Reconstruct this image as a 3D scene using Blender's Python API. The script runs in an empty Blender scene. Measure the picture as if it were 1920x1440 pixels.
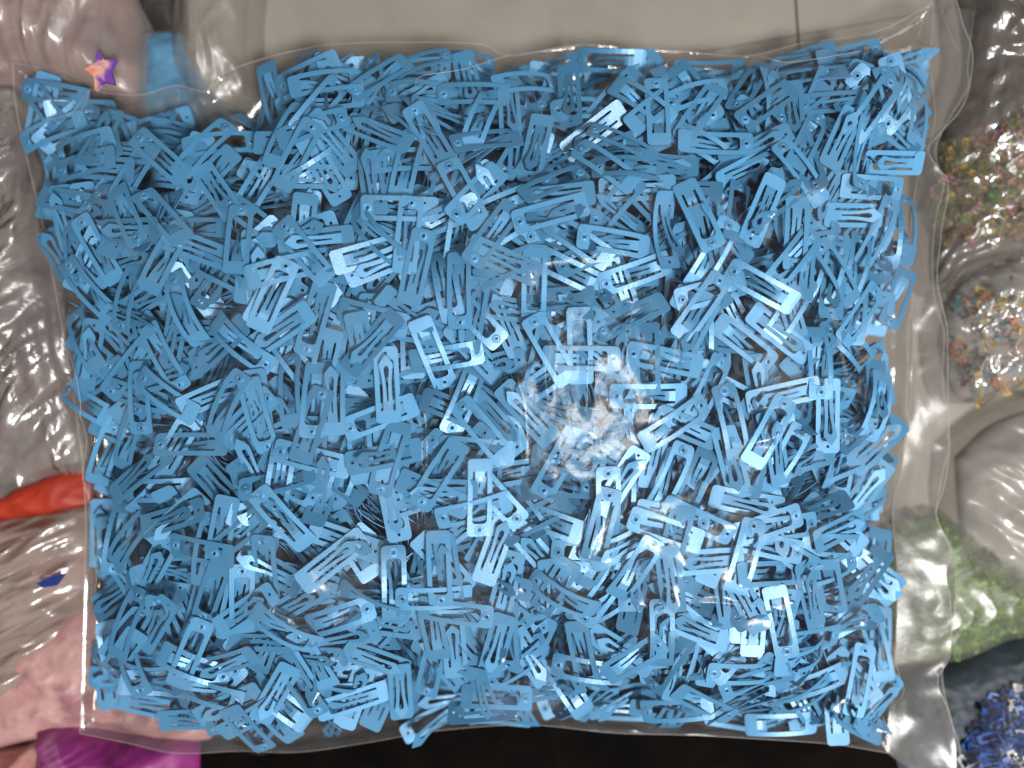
import bpy, math, random
import numpy as np
from mathutils import Matrix, Vector, noise as mnoise

sc = bpy.context.scene
COL = sc.collection
rng = np.random.default_rng(11)
random.seed(5)

# ------------------------------------------------------------------ camera
HT = 0.6923                      # tan of half the horizontal field of view
CZ = 0.4457
cam_d = bpy.data.cameras.new('camera')
cam = bpy.data.objects.new('camera', cam_d)
COL.objects.link(cam)
cam.location = (0, 0, CZ)
cam_d.sensor_width = 36
cam_d.lens = 18 / HT
cam_d.clip_start = 0.01
cam_d.clip_end = 50
cam_d.dof.use_dof = True
cam_d.dof.focus_distance = CZ - 0.071
cam_d.dof.aperture_fstop = 1.9
sc.camera = cam

def P(px, py, z=0.0):
    """photograph pixel (1920 x 1440) -> point of the place at height z"""
    k = HT * (CZ - z) / 960
    return ((px - 960) * k, (720 - py) * k)

# ------------------------------------------------------------------ world, lamps, exposure
w = bpy.data.worlds.new('World'); sc.world = w
w.use_nodes = True
w.node_tree.nodes['Background'].inputs[0].default_value = (0.92, 0.93, 1.0, 1)
w.node_tree.nodes['Background'].inputs[1].default_value = 0.022

def lamp(name, loc, aim, sx, sy, power, color):
    d = bpy.data.lights.new(name, 'AREA'); d.shape = 'RECTANGLE'
    d.size, d.size_y, d.energy, d.color = sx, sy, power, color
    o = bpy.data.objects.new(name, d); COL.objects.link(o)
    o.location = loc
    o.rotation_euler = (Vector(aim) - Vector(loc)).to_track_quat('-Z', 'Y').to_euler()
    return o
lamp('key_lamp', (0.62, -0.78, 1.70), (0, 0, 0.05), 0.32, 0.32, 38, (1.0, 0.98, 0.95))
lamp('side_lamp', (1.28, -0.05, 1.45), (0, 0, 0.05), 0.6, 0.6, 7, (1.0, 0.98, 0.95))
lamp('ceiling_lamp', (0.20, -0.08, 1.75), (0, 0, 0.05), 0.17, 0.06, 5.5, (1.0, 0.98, 0.95))

sc.view_settings.view_transform = 'Standard'
sc.view_settings.look = 'None'
sc.view_settings.exposure = 0
sc.view_settings.gamma = 1
sc.cycles.use_denoising = True
try:
    sc.cycles.denoiser = 'OPENIMAGEDENOISE'
except Exception:
    pass
sc.cycles.max_bounces = 10
sc.cycles.diffuse_bounces = 1
sc.cycles.glossy_bounces = 2
sc.cycles.transmission_bounces = 3
sc.cycles.transparent_max_bounces = 24
sc.cycles.caustics_reflective = False
sc.cycles.caustics_refractive = False
sc.cycles.sample_clamp_indirect = 4

# ------------------------------------------------------------------ small helpers
def link(name, me, parent=None, mat=None):
    o = bpy.data.objects.new(name, me); COL.objects.link(o)
    if parent: o.parent = parent
    if mat is not None and not me.materials: me.materials.append(mat)
    return o
def mesh(name, verts, faces, smooth=False):
    me = bpy.data.meshes.new(name)
    me.from_pydata([tuple(v) for v in verts], [], faces)
    if smooth: me.polygons.foreach_set('use_smooth', [True] * len(me.polygons))
    me.update()
    return me
def empty(name, loc=(0, 0, 0)):
    o = bpy.data.objects.new(name, None); COL.objects.link(o); o.location = loc
    o.empty_display_size = 0.01
    return o
def tag(o, label=None, cat=None, group=None, kind=None):
    if label: o['label'] = label
    if cat: o['category'] = cat
    if group: o['group'] = group
    if kind: o['kind'] = kind
    return o
def smooth01(t):
    t = np.clip(t, 0, 1); return t * t * (3 - 2 * t)
def vnoise(x, y, s, seed=0.0):
    """smooth noise -1..1 on numpy arrays"""
    f = np.vectorize(lambda a, b: mnoise.noise(Vector((a * s + seed, b * s - seed * 1.7, seed * 0.31))))
    return f(x, y)
def box_blur(A, r):
    for ax in (0, 1):
        pad = [(0, 0), (0, 0)]; pad[ax] = (r + 1, r)
        c = np.cumsum(np.pad(A, pad, mode='edge'), axis=ax)
        n = A.shape[ax]
        hi = np.take(c, np.arange(2 * r + 1, 2 * r + 1 + n), axis=ax)
        lo = np.take(c, np.arange(0, n), axis=ax)
        A = (hi - lo) / (2 * r + 1)
    return A
def box_max(A, r):
    for ax in (0, 1):
        B = A.copy()
        for s in range(1, r + 1):
            for sg in (-s, s):
                B = np.maximum(B, np.roll(A, sg, axis=ax))
        A = B
    return A
def poly_dist(X, Y, poly):
    """signed distance, positive inside"""
    d = np.full(X.shape, 1e9); inside = np.zeros(X.shape, bool)
    n = len(poly)
    for i in range(n):
        ax, ay = poly[i]; bx, by = poly[(i + 1) % n]
        ex, ey = bx - ax, by - ay
        t = np.clip(((X - ax) * ex + (Y - ay) * ey) / (ex * ex + ey * ey + 1e-12), 0, 1)
        d = np.minimum(d, np.hypot(X - ax - t * ex, Y - ay - t * ey))
        cond = (ay > Y) != (by > Y)
        with np.errstate(divide='ignore', invalid='ignore'):
            xi = ax + (Y - ay) * ex / (ey if ey != 0 else 1e-12)
        inside ^= cond & (X < xi)
    return np.where(inside, d, -d)

# ------------------------------------------------------------------ materials
def new_mat(name):
    m = bpy.data.materials.new(name); m.use_nodes = True
    nt = m.node_tree; nt.nodes.clear()
    out = nt.nodes.new('ShaderNodeOutputMaterial')
    return m, nt, out
def N(nt, typ, **kw):
    n = nt.nodes.new(typ)
    for k, v in kw.items():
        if k.startswith('i_'):
            key = k[2:].replace('_', ' ')
            n.inputs[int(key) if key.isdigit() else key].default_value = v
        else: setattr(n, k, v)
    return n

def clip_paint():
    m, nt, out = new_mat('blue_clip_paint')
    tc = N(nt, 'ShaderNodeTexCoord')
    oi = N(nt, 'ShaderNodeObjectInfo')
    hsv = N(nt, 'ShaderNodeHueSaturation', i_Color=(0.105, 0.37, 0.67, 1))
    mr = N(nt, 'ShaderNodeMapRange', i_3=0.74, i_4=1.16)
    nt.links.new(oi.outputs['Random'], mr.inputs[0])
    nt.links.new(mr.outputs[0], hsv.inputs['Value'])
    b = N(nt, 'ShaderNodeBsdfPrincipled', i_Roughness=0.33, i_Metallic=0.18)
    nt.links.new(hsv.outputs[0], b.inputs['Base Color'])
    b.inputs['Specular IOR Level'].default_value = 0.5
    n1 = N(nt, 'ShaderNodeTexNoise', i_Scale=3200.0, i_Detail=1.0)
    n2 = N(nt, 'ShaderNodeTexNoise', i_Scale=160.0, i_Detail=2.0)
    nt.links.new(tc.outputs['Object'], n1.inputs['Vector'])
    nt.links.new(tc.outputs['Object'], n2.inputs['Vector'])
    r2 = N(nt, 'ShaderNodeMapRange', i_3=0.38, i_4=0.50)
    nt.links.new(n2.outputs[0], r2.inputs[0]); nt.links.new(r2.outputs[0], b.inputs['Roughness'])
    b.inputs['Coat Weight'].default_value = 0.35; b.inputs['Coat Roughness'].default_value = 0.16
    bp = N(nt, 'ShaderNodeBump', i_Strength=0.28, i_Distance=0.0002)
    nt.links.new(n1.outputs[0], bp.inputs['Height'])
    nt.links.new(bp.outputs[0], b.inputs['Normal']); nt.links.new(bp.outputs[0], b.inputs['Coat Normal'])
    nt.links.new(b.outputs[0], out.inputs[0])
    return m

def film(name, haze=0.04, haze_col=(0.75, 0.73, 0.7), tint=(0.975, 0.97, 0.965), rough=0.07, sc1=60.0, amp=0.5, sc2=220.0, ior=1.5, gloss_mul=1.0, stretch=(1, 1, 1), dist=0.004, patch=0.0):
    m, nt, out = new_mat(name)
    tc = N(nt, 'ShaderNodeTexCoord')
    mp = N(nt, 'ShaderNodeMapping'); mp.inputs['Scale'].default_value = stretch
    nt.links.new(tc.outputs['Object'], mp.inputs[0])
    n1 = N(nt, 'ShaderNodeTexNoise', i_Scale=sc1, i_Detail=3.0, i_Distortion=1.2)
    n1.noise_type = 'RIDGED_MULTIFRACTAL'
    n2 = N(nt, 'ShaderNodeTexNoise', i_Scale=sc2, i_Detail=2.0)
    for n in (n1, n2): nt.links.new(mp.outputs[0], n.inputs['Vector'])
    b1 = N(nt, 'ShaderNodeBump', i_Strength=amp, i_Distance=dist)
    b2 = N(nt, 'ShaderNodeBump', i_Strength=amp * 0.5, i_Distance=dist * 0.2)
    nt.links.new(n1.outputs[0], b1.inputs['Height'])
    nt.links.new(n2.outputs[0], b2.inputs['Height'])
    nt.links.new(b2.outputs[0], b1.inputs['Normal'])
    lw = N(nt, 'ShaderNodeLayerWeight', i_Blend=0.5)          # Schlick, the same from both sides of the sheet
    nt.links.new(b1.outputs[0], lw.inputs['Normal'])
    f0 = 2 * ((ior - 1) / (ior + 1)) ** 2
    pw = N(nt, 'ShaderNodeMath', operation='POWER'); pw.inputs[1].default_value = 4.5
    nt.links.new(lw.outputs['Facing'], pw.inputs[0])
    fr = N(nt, 'ShaderNodeMath', operation='MULTIPLY_ADD'); fr.inputs[1].default_value = 0.38; fr.inputs[2].default_value = f0
    nt.links.new(pw.outputs[0], fr.inputs[0])
    gm = N(nt, 'ShaderNodeMath', operation='MULTIPLY'); gm.inputs[1].default_value = gloss_mul
    gm.use_clamp = True
    nt.links.new(fr.outputs[0], gm.inputs[0])
    tr = N(nt, 'ShaderNodeBsdfTransparent', i_Color=(*tint, 1))
    df = N(nt, 'ShaderNodeBsdfDiffuse', i_Color=(*haze_col, 1))
    nt.links.new(b1.outputs[0], df.inputs['Normal'])
    gl = N(nt, 'ShaderNodeBsdfGlossy', i_Roughness=rough)
    nt.links.new(b1.outputs[0], gl.inputs['Normal'])
    m1 = N(nt, 'ShaderNodeMixShader', i_0=haze)
    if patch:
        n3 = N(nt, 'ShaderNodeTexNoise', i_Scale=17.0, i_Detail=4.0, i_Distortion=1.5)
        nt.links.new(mp.outputs[0], n3.inputs['Vector'])
        r3 = N(nt, 'ShaderNodeMapRange', i_1=0.48, i_2=0.72, i_3=haze, i_4=haze + patch)
        nt.links.new(n3.outputs[0], r3.inputs[0]); nt.links.new(r3.outputs[0], m1.inputs[0])
    nt.links.new(tr.outputs[0], m1.inputs[1]); nt.links.new(df.outputs[0], m1.inputs[2])
    m2 = N(nt, 'ShaderNodeMixShader')
    nt.links.new(gm.outputs[0], m2.inputs[0])
    nt.links.new(m1.outputs[0], m2.inputs[1]); nt.links.new(gl.outputs[0], m2.inputs[2])
    nt.links.new(m2.outputs[0], out.inputs[0])
    return m

def mottled(name, cols, scale=40.0, rough=0.6, bump=0.3, detail=4.0, dist=0.003, distort=0.6):
    """a matt surface mottled with several of its own colours"""
    m, nt, out = new_mat(name)
    tc = N(nt, 'ShaderNodeTexCoord')
    n = N(nt, 'ShaderNodeTexNoise', i_Scale=scale, i_Detail=detail, i_Distortion=distort)
    nt.links.new(tc.outputs['Object'], n.inputs['Vector'])
    cr = N(nt, 'ShaderNodeValToRGB')
    els = cr.color_ramp.elements
    while len(els) < len(cols): els.new(0.5)
    for i, c in enumerate(cols):
        els[i].position = 0.3 + 0.4 * i / max(1, len(cols) - 1); els[i].color = (*c, 1)
    nt.links.new(n.outputs[0], cr.inputs[0])
    b = N(nt, 'ShaderNodeBsdfPrincipled', i_Roughness=rough)
    if rough > 0.9: b.inputs['Specular IOR Level'].default_value = 0.08
    nt.links.new(cr.outputs[0], b.inputs['Base Color'])
    bp = N(nt, 'ShaderNodeBump', i_Strength=bump, i_Distance=dist)
    n2 = N(nt, 'ShaderNodeTexNoise', i_Scale=scale * 2.5, i_Detail=3.0)
    nt.links.new(tc.outputs['Object'], n2.inputs['Vector'])
    nt.links.new(n2.outputs[0], bp.inputs['Height'])
    nt.links.new(bp.outputs[0], b.inputs['Normal'])
    nt.links.new(b.outputs[0], out.inputs[0])
    return m
def plain(name, col, rough=0.5, metal=0.0):
    m, nt, out = new_mat(name)
    b = N(nt, 'ShaderNodeBsdfPrincipled', i_Roughness=rough, i_Metallic=metal)
    b.inputs['Base Color'].default_value = (*col, 1)
    nt.links.new(b.outputs[0], out.inputs[0])
    return m

M_CLIP = clip_paint()
M_FRONT = film('clear_front_film', patch=0.06, gloss_mul=0.5, haze=0.012, haze_col=(.72, .70, .72), rough=0.17, sc1=38, amp=0.26, sc2=260, ior=1.33, dist=0.003)
M_FLAP = film('mouth_film', gloss_mul=0.55, haze=0.09, haze_col=(0.55, 0.52, 0.5), tint=(0.88, 0.875, 0.87), rough=0.16, sc1=30, amp=0.22, sc2=150, ior=1.33, dist=0.003)
M_BACK = film('clear_back_film', haze=0.10, haze_col=(0.55, 0.52, 0.5), tint=(0.9, 0.885, 0.875), rough=0.12, sc1=25, amp=0.4, sc2=120, ior=1.45)
M_RIM = film('film_edge', haze=0.42, haze_col=(0.75, 0.72, 0.68), rough=0.3, sc1=80, amp=0.2, gloss_mul=0.5)
M_TILE = mottled('beige_floor_tile', [(0.27, 0.245, 0.205), (0.30, 0.275, 0.233), (0.33, 0.303, 0.258)], scale=22, rough=0.62, bump=0.05, detail=8)
M_GROUT = mottled('brown_grout', [(0.22, 0.18, 0.14), (0.25, 0.20, 0.155)], scale=60, rough=0.9)
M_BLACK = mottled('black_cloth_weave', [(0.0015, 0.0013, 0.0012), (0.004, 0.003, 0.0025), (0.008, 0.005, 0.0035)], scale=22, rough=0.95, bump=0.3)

# ------------------------------------------------------------------ floor (the setting)
def prism(poly, z0, z1):
    n = len(poly)
    v = [(x, y, z0) for x, y in poly] + [(x, y, z1) for x, y in poly]
    f = [tuple(range(n, 2 * n)), tuple(reversed(range(n)))]
    f += [(i, (i + 1) % n, n + (i + 1) % n, n + i) for i in range(n)]
    return v, f
floor = link('floor', mesh('floor', [(-1.6, -1.6, -0.002), (1.6, -1.6, -0.002), (1.6, 1.6, -0.002), (-1.6, 1.6, -0.002)], [(0, 1, 2, 3)]), mat=M_GROUT)
tag(floor, 'pale beige tiled floor with thin brown joints', kind='structure')
jx, jy = P(1496, 66)
a1 = np.array(P(1493, 0)) - np.array(P(1498, 78)); a1 /= np.linalg.norm(a1)        # joint running away from the bag
a2 = np.array(P(1707, 27)) - np.array(P(1347, 90)); a2 /= np.linalg.norm(a2)       # joint running along it
g = 0.0007
for sx, sy in ((1, 1), (-1, 1), (-1, -1), (1, -1)):
    o = np.array((jx, jy)) + a2 * g * sx + a1 * g * 0.35 * sy
    q = [o, o + a2 * 0.8 * sx, o + a2 * 0.8 * sx + a1 * 0.8 * sy, o + a1 * 0.8 * sy]
    if sx * sy < 0: q = q[::-1]
    v, f = prism([tuple(p) for p in q], -0.0019, 0.0)
    link('tile', mesh('tile', v, f), floor, M_TILE)

# ------------------------------------------------------------------ one hair clip: frame, tongue, rivet
U = 0.0002708 * 0.855            # metres for one pixel at the height of the pile's top
CL, CW = 165 * U, 53 * U
TH = 0.00042

def grid_solid(rows, zfun, smoothx=None):
    """rows: list of (y, [x breakpoints], [cell flags up to the next row]) -> plate with thickness"""
    idx = {}; verts = []; quads = []
    def vid(i, j):
        k = (i, j)
        if k not in idx:
            y, xs, _ = rows[i]
            idx[k] = len(verts); verts.append((xs[j], y, zfun(y)))
        return idx[k]
    for i in range(len(rows) - 1):
        for j, on in enumerate(rows[i][2]):
            if on: quads.append((vid(i, j), vid(i, j + 1), vid(i + 1, j + 1), vid(i + 1, j)))
    n = len(verts)
    edge = {}
    for q in quads:
        for a, b in zip(q, q[1:] + q[:1]): edge[(a, b)] = 1
    bottom = [(x, y, z - TH) for x, y, z in verts]
    faces = list(quads) + [tuple(n + a for a in reversed(q)) for q in quads]
    for (a, b) in edge:
        if (b, a) not in edge: faces.append((b, a, n + a, n + b))
    return verts + bottom, faces

def frame_rows(nseg=7):
    L, W = 165.0, 53.0
    rows = []
    def hw(t):
        r = 8.0
        if t < r: return W / 2 - r * (1 - math.sqrt(max(0, 1 - ((r - t) / r) ** 2)))
        r = 9.5
        if t > L - r: return W / 2 - r * (1 - math.sqrt(max(0, 1 - ((t - L + r) / r) ** 2)))
        return W / 2
    ALL = [1, 1, 1, 1, 1]; RAIL = [1, 0, 0, 0, 1]; HOLE = [1, 1, 0, 1, 1]
    def add(t, xi, flags, xs=3.1):
        h = hw(t)
        rows.append(((t - L / 2) * U, [v * U for v in (-h, -xi, -xs, xs, xi, h)], flags))
    for t in (0, 1.2, 4.0, 8.0): add(t, 15.0, ALL)
    for k in range(nseg): add(27 + (132 - 27) * k / nseg, 16.0 if k else 15.5, RAIL)
    add(132, 16.0, RAIL); add(136.2, 13.5, RAIL); add(138, 9.0, ALL, 3.0)
    add(147.5, 15.0, HOLE); add(153.5, 15.0, ALL)
    for t in (155.5, 161, 163.8, 165): add(t, 15.0 if t < 165 else 14.0, ALL)
    return rows
def tongue_rows():
    st = [(27, 10.8, 2), (40, 10.3, 2), (47, 10.2, 0.9), (50, 10, 1.6), (70, 9.4, 1.9), (90, 10, 3.0), (104, 11.8, 4.6), (114, 13.4, 5.4), (119, 14.4, 4.6), (122, 14.8, 2.2), (127, 14.6, 3), (134, 9.6, 3), (141, 4.0, 1.4), (144, 1.2, .5)]
    rows = []
    for t, o, s in st:
        slit = 47 <= t < 122
        rows.append(((t - 82.5) * U, [v * U for v in (-o, -s, s, o)], [1, 0, 1] if slit else [1, 1, 1]))
    return rows
def zframe(sag):
    return lambda y: sag * (1 - (2 * y / CL) ** 2)
def ztongue(sag, dt):
    y0 = (27 - 82.5) * U; ln = 115 * U
    f = zframe(sag)
    return lambda y: f(y) + dt * max(0, (y - y0) / ln) ** 1.45
def rivet_geo(sag):
    n = 12; prof = [(2.5, -0.03), (2.42, 0.22), (2.05, 0.24), (1.75, 0.02), (1.45, 0.40), (1.0, 0.42), (0.82, 0.2), (0.78, -0.45)]
    y0 = (150.5 - 82.5) * U; zc = zframe(sag)(y0)
    sl = (zframe(sag)(y0 + 1e-4) - zc) / 1e-4
    v = []; f = []
    for r, z in prof:
        for k in range(n):
            a = 2 * math.pi * k / n
            yy = r * 0.001 * math.sin(a)
            v.append((r * 0.001 * math.cos(a), y0 + yy, zc + z * 0.001 + sl * yy))
    for i in range(len(prof) - 1):
        for k in range(n):
            f.append((i * n + k, i * n + (k + 1) % n, (i + 1) * n + (k + 1) % n, (i + 1) * n + k))
    return v, f

VAR = [(0.0010, -0.0120), (0.0022, -0.0150), (0.0036, -0.0170), (0.0054, -0.0120), (0.0006, -0.0040), (-0.0018, -0.0065), (0.0030, -0.0190), (0.0075, -0.0100)]
VAR_P = np.array([.16, .18, .18, .16, .06, .08, .06, .12])
CLIPS = []
for sag, dt in VAR:
    fv, ff = grid_solid(frame_rows(), zframe(sag))
    tv, tf = grid_solid(tongue_rows(), ztongue(sag, dt))
    rv, rf = rivet_geo(sag)
    lv, lf = grid_solid(frame_rows(2), zframe(sag))
    me_f = mesh('clip_frame', fv, ff); me_t = mesh('clip_tongue', tv, tf); me_r = mesh('clip_rivet', rv, rf, True)
    for me in (me_f, me_t, me_r): me.materials.append(M_CLIP)
    # sample points of the solid material, about a millimetre apart
    pts = []; nf = 0
    for rows, zf in ((frame_rows(24), zframe(sag)), (tongue_rows(), ztongue(sag, dt))):
        nf = len(pts)
        for i in range(len(rows) - 1):
            y0, y1 = rows[i][0], rows[i + 1][0]
            ny = max(1, int(round((y1 - y0) / 0.0012)))
            for a in range(ny):
                t = (a + .5) / ny; y = y0 + (y1 - y0) * t
                for j, on in enumerate(rows[i][2]):
                    if not on: continue
                    xa = rows[i][1][j] * (1 - t) + rows[i + 1][1][j] * t
                    xb = rows[i][1][j + 1] * (1 - t) + rows[i + 1][1][j + 1] * t
                    nx = max(1, int(round((xb - xa) / 0.0013)))
                    for b in range(nx): pts.append((xa + (xb - xa) * (b + .5) / nx, y, zf(y) - TH / 2))
    # (frame points come first)
    CLIPS.append(dict(nf=nf, f=me_f, t=me_t, r=me_r, geo=(fv, ff, tv, tf, rv, rf), low=(lv, lf), pts=np.array(pts)))

# ------------------------------------------------------------------ the pile: clips dropped one by one on a height map
PILE_PX = [(35, 150), (90, 140), (175, 175), (260, 195), (420, 215), (490, 130), (600, 98), (750, 88), (900, 92), (960, 112), (1090, 92), (1280, 100), (1400, 108), (1520, 88), (1650, 75), (1745, 62), (1752, 200), (1715, 330), (1700, 430), (1700, 600), (1700, 760), (1672, 950), (1672, 1150), (1668, 1290), (1640, 1375), (1500, 1372), (1300, 1358), (1150, 1345), (1000, 1345), (820, 1365), (640, 1388), (470, 1400), (370, 1375), (250, 1345), (160, 1300), (172, 1180), (168, 960), (148, 800), (118, 620), (82, 450), (62, 300)]
PILE = [P(x, y + (10 if y > 1280 else 0), 0.029) for x, y in PILE_PX]
CELL = 0.0012
GX0, GY0 = -0.30, -0.24
NX, NY = int(0.60 / CELL), int(0.48 / CELL)
gx = GX0 + (np.arange(NX) + .5) * CELL; gy = GY0 + (np.arange(NY) + .5) * CELL
GXX, GYY = np.meshgrid(gx, gy, indexing='ij')
D = poly_dist(GXX, GYY, PILE)
BASE = 0.004 + 0.024 * (1 - smooth01(D / 0.055))
cx = np.clip(D / 0.095, 0, 1)
TOP = 0.032 + 0.039 * cx ** 0.72
n8x, n8y = np.meshgrid(np.linspace(-.3, .3, 61), np.linspace(-.24, .24, 49), indexing='ij')
nz = vnoise(n8x, n8y, 16.0, 3.3) * 0.6 + vnoise(n8x, n8y, 34.0, 8.1) * 0.4
ii = np.clip((GXX - GX0) / 0.01, 0, 59.99); jj = np.clip((GYY - GY0) / 0.01, 0, 47.99)
i0, j0 = ii.astype(int), jj.astype(int); fi, fj = ii - i0, jj - j0
NZ = (nz[i0, j0] * (1 - fi) * (1 - fj) + nz[i0 + 1, j0] * fi * (1 - fj) + nz[i0, j0 + 1] * (1 - fi) * fj + nz[i0 + 1, j0 + 1] * fi * fj)
TOP = TOP + 0.011 * NZ * smooth01(D / 0.03)
for px, py, r, d in [(230, 870, 110, 5), (840, 720, 80, 7), (1400, 680, 70, 9), (1610, 690, 70, 9), (450, 1130, 110, 7), (1130, 1160, 90, 8), (700, 560, 60, 6), (700, 1010, 60, 6), (1000, 760, 60, 5), (1560, 1150, 60, 6), (400, 640, 60, 6), (1300, 880, 60, 6)]:
    x, y = P(px, py, 0.06)
    TOP -= 0.001 * d * np.exp(-((GXX - x) ** 2 + (GYY - y) ** 2) / (r * U) ** 2)
H = BASE.copy()
OWN = np.full(H.shape, -1, np.int32)

def rot(theta, pitch, roll, flip):
    """theta: heading of the rivet end in the plane; pitch lifts that end; roll turns about the long axis"""
    ct, st = math.cos(theta - math.pi / 2), math.sin(theta - math.pi / 2)
    Rz = np.array([[ct, -st, 0], [st, ct, 0], [0, 0, 1]])
    cp, sp = math.cos(pitch), math.sin(pitch)
    Rx = np.array([[1, 0, 0], [0, cp, -sp], [0, sp, cp]])
    if flip: roll = roll + math.pi
    cr, sr = math.cos(roll), math.sin(roll)
    Ry = np.array([[cr, 0, sr], [0, 1, 0], [-sr, 0, cr]])
    return Rz @ Rx @ Ry

PLACED = []      # (variant, R, (x, y, z), flip, theta, tilt, hand index or -1)
def drop(x, y, theta, flip, v, tilts, pct=96.5, wt=0.0, hand=-1, theta_j=0.0, free=False, strict=True, jit=0.0):
    pts = CLIPS[v]['pts']
    best = None
    for pitch, roll in tilts:
        th = theta + (rng.normal(0, theta_j) if theta_j else 0)
        if free: th = theta + rng.uniform(-1.6, 1.6)
        R = rot(th, pitch, roll, flip)
        q = pts @ R.T
        ix = ((q[:, 0] + x - GX0) / CELL).astype(int); iy = ((q[:, 1] + y - GY0) / CELL).astype(int)
        if ix.min() < 1 or iy.min() < 1 or ix.max() >= NX - 1 or iy.max() >= NY - 1: continue
        m_ = len(pts) if flip else CLIPS[v]['nf']; kq = int(m_ * pct / 100)
        z0 = np.partition(H[ix[:m_], iy[:m_]] - q[:m_, 2], kq)[kq] + TH
        out = (D[ix, iy] < 0.0).mean()
        s = z0 + q[:, 2].mean() + wt * (abs(pitch) + abs(roll)) + 0.3 * out + 2.5 * np.maximum(0, q[:, 2] + z0 - TOP[ix, iy] - 0.005).mean() + 0.6 * max(0.0, float((q[:, 2] + z0 - TOP[ix, iy]).max()) - 0.010)
        if jit: s += rng.uniform(0, jit)
        bad = max(out / 0.06, float(np.partition(q[:, 2] + z0 - TOP[ix, iy], -12)[-12]) / 0.013)
        if best is None or s < best[0]: best = (s, R, z0, ix, iy, q, th, max(abs(pitch), abs(roll)), bad)
    if best is None: return None
    if strict and best[8] > 1: return None
    s, R, z0, ix, iy, q, th, tl, bad = best
    k = len(PLACED)
    zz = q[:, 2] + z0 + TH / 2
    order = np.argsort(zz)
    ix, iy, zz = ix[order], iy[order], zz[order]
    up = zz > H[ix, iy]
    H[ix[up], iy[up]] = zz[up]; OWN[ix[up], iy[up]] = k
    PLACED.append((v, R, (x, y, z0), flip, th, tl, hand))
    return k

okc = np.argwhere(D > 0.0075)
def tilts_for(n, sp, sr):
    return [(rng.normal(0, sp), rng.normal(0, sr)) for _ in range(n)]
NMAX = 5200
TABU = np.zeros_like(H)
STEEP = [(230, 850, 150), (300, 1120, 120), (1610, 720, 90), (840, 720, 80), (1390, 690, 80), (330, 560, 110), (600, 1050, 110), (1130, 1170, 120), (650, 560, 70), (400, 740, 90), (1570, 1180, 90), (650, 230, 80), (1000, 740, 80), (700, 1300, 120)]
STEEP = [(*P(a, b, .06), c * U) for a, b, c in STEEP]
# the bottom layers first
for k in range(1500):
    c = okc[rng.integers(0, len(okc), 60)]
    gap = TOP[c[:, 0], c[:, 1]] - H[c[:, 0], c[:, 1]]
    b = int(np.argmax(gap))
    if gap[b] < 0.021 and k > 400: break
    room = (TOP - BASE)[c[:, 0], c[:, 1]]
    if k < 400: b = int(np.argmin(np.where(room > 0.006, H[c[:, 0], c[:, 1]] - BASE[c[:, 0], c[:, 1]], 9)))
    drop(gx[c[b, 0]], gy[c[b, 1]], rng.uniform(0, 6.28), rng.random() < .5, int(rng.choice([0, 0, 1, 4])), tilts_for(6, .15, .15), pct=84, free=True)
# fans of clips standing on edge, nested side by side
def put(x, y, z, R, v, flip, th, tl):
    q = CLIPS[v]['pts'] @ R.T
    ix = np.clip(((q[:, 0] + x - GX0) / CELL).astype(int), 0, NX - 1); iy = np.clip(((q[:, 1] + y - GY0) / CELL).astype(int), 0, NY - 1)
    zz = q[:, 2] + z + TH / 2
    if (D[ix, iy] < 0.007).mean() > 0.01: return False
    order = np.argsort(zz); ix, iy, zz = ix[order], iy[order], zz[order]
    up = zz > H[ix, iy]
    H[ix[up], iy[up]] = zz[up]; OWN[ix[up], iy[up]] = len(PLACED)
    PLACED.append((v, R, (x, y, z), flip, th, tl, -1))
    return True
FANS, DONE = [], []
for sx, sy, sr in STEEP:
    for _ in range(int(3 + 5.5 * (sr / (100 * U)) ** 2)):
        a, rr_ = rng.uniform(0, 6.28), sr * math.sqrt(rng.uniform(0, 1))
        FANS.append((sx + rr_ * math.cos(a), sy + rr_ * math.sin(a)))
for _ in range(80):
    c = okc[rng.integers(0, len(okc))]; FANS.append((gx[c[0]], gy[c[1]]))
for fx, fy in FANS:
    i, j = int((fx - GX0) / CELL), int((fy - GY0) / CELL)
    if D[i, j] < 0.014 or any(math.hypot(fx - a, fy - b) < 0.0195 for a, b in DONE): continue
    DONE.append((fx, fy)); sink = rng.uniform(0.0, 0.007)
    th = rng.uniform(0, 6.28); sg = rng.choice([-1, 1]); r0 = rng.uniform(.85, 1.4); v = int(rng.choice([1, 2, 3, 3, 6, 7])); fl = rng.random() < .5
    n = int(rng.integers(4, 10)); stp = rng.uniform(.0017, .0030)
    for m in range(n):
        o = (m - n / 2) * stp; al = rng.normal(0, .004)
        x = fx + o * math.sin(th) + al * math.cos(th); y = fy - o * math.cos(th) + al * math.sin(th)
        i, j = int((x - GX0) / CELL), int((y - GY0) / CELL)
        if not (1 < i < NX - 1 and 1 < j < NY - 1) or D[i, j] < 0.012: continue
        ro = sg * (r0 + rng.normal(0, .10)); t2 = th + rng.normal(0, .09); pi_ = rng.normal(0, .12)
        R = rot(t2, pi_, ro, fl)
        top = (CLIPS[v]['pts'] @ R.T)[:, 2].max()
        put(x, y, TOP[i, j] - top - sink + rng.uniform(-.004, .0015), R, v, fl, t2, 1.2)
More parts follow.
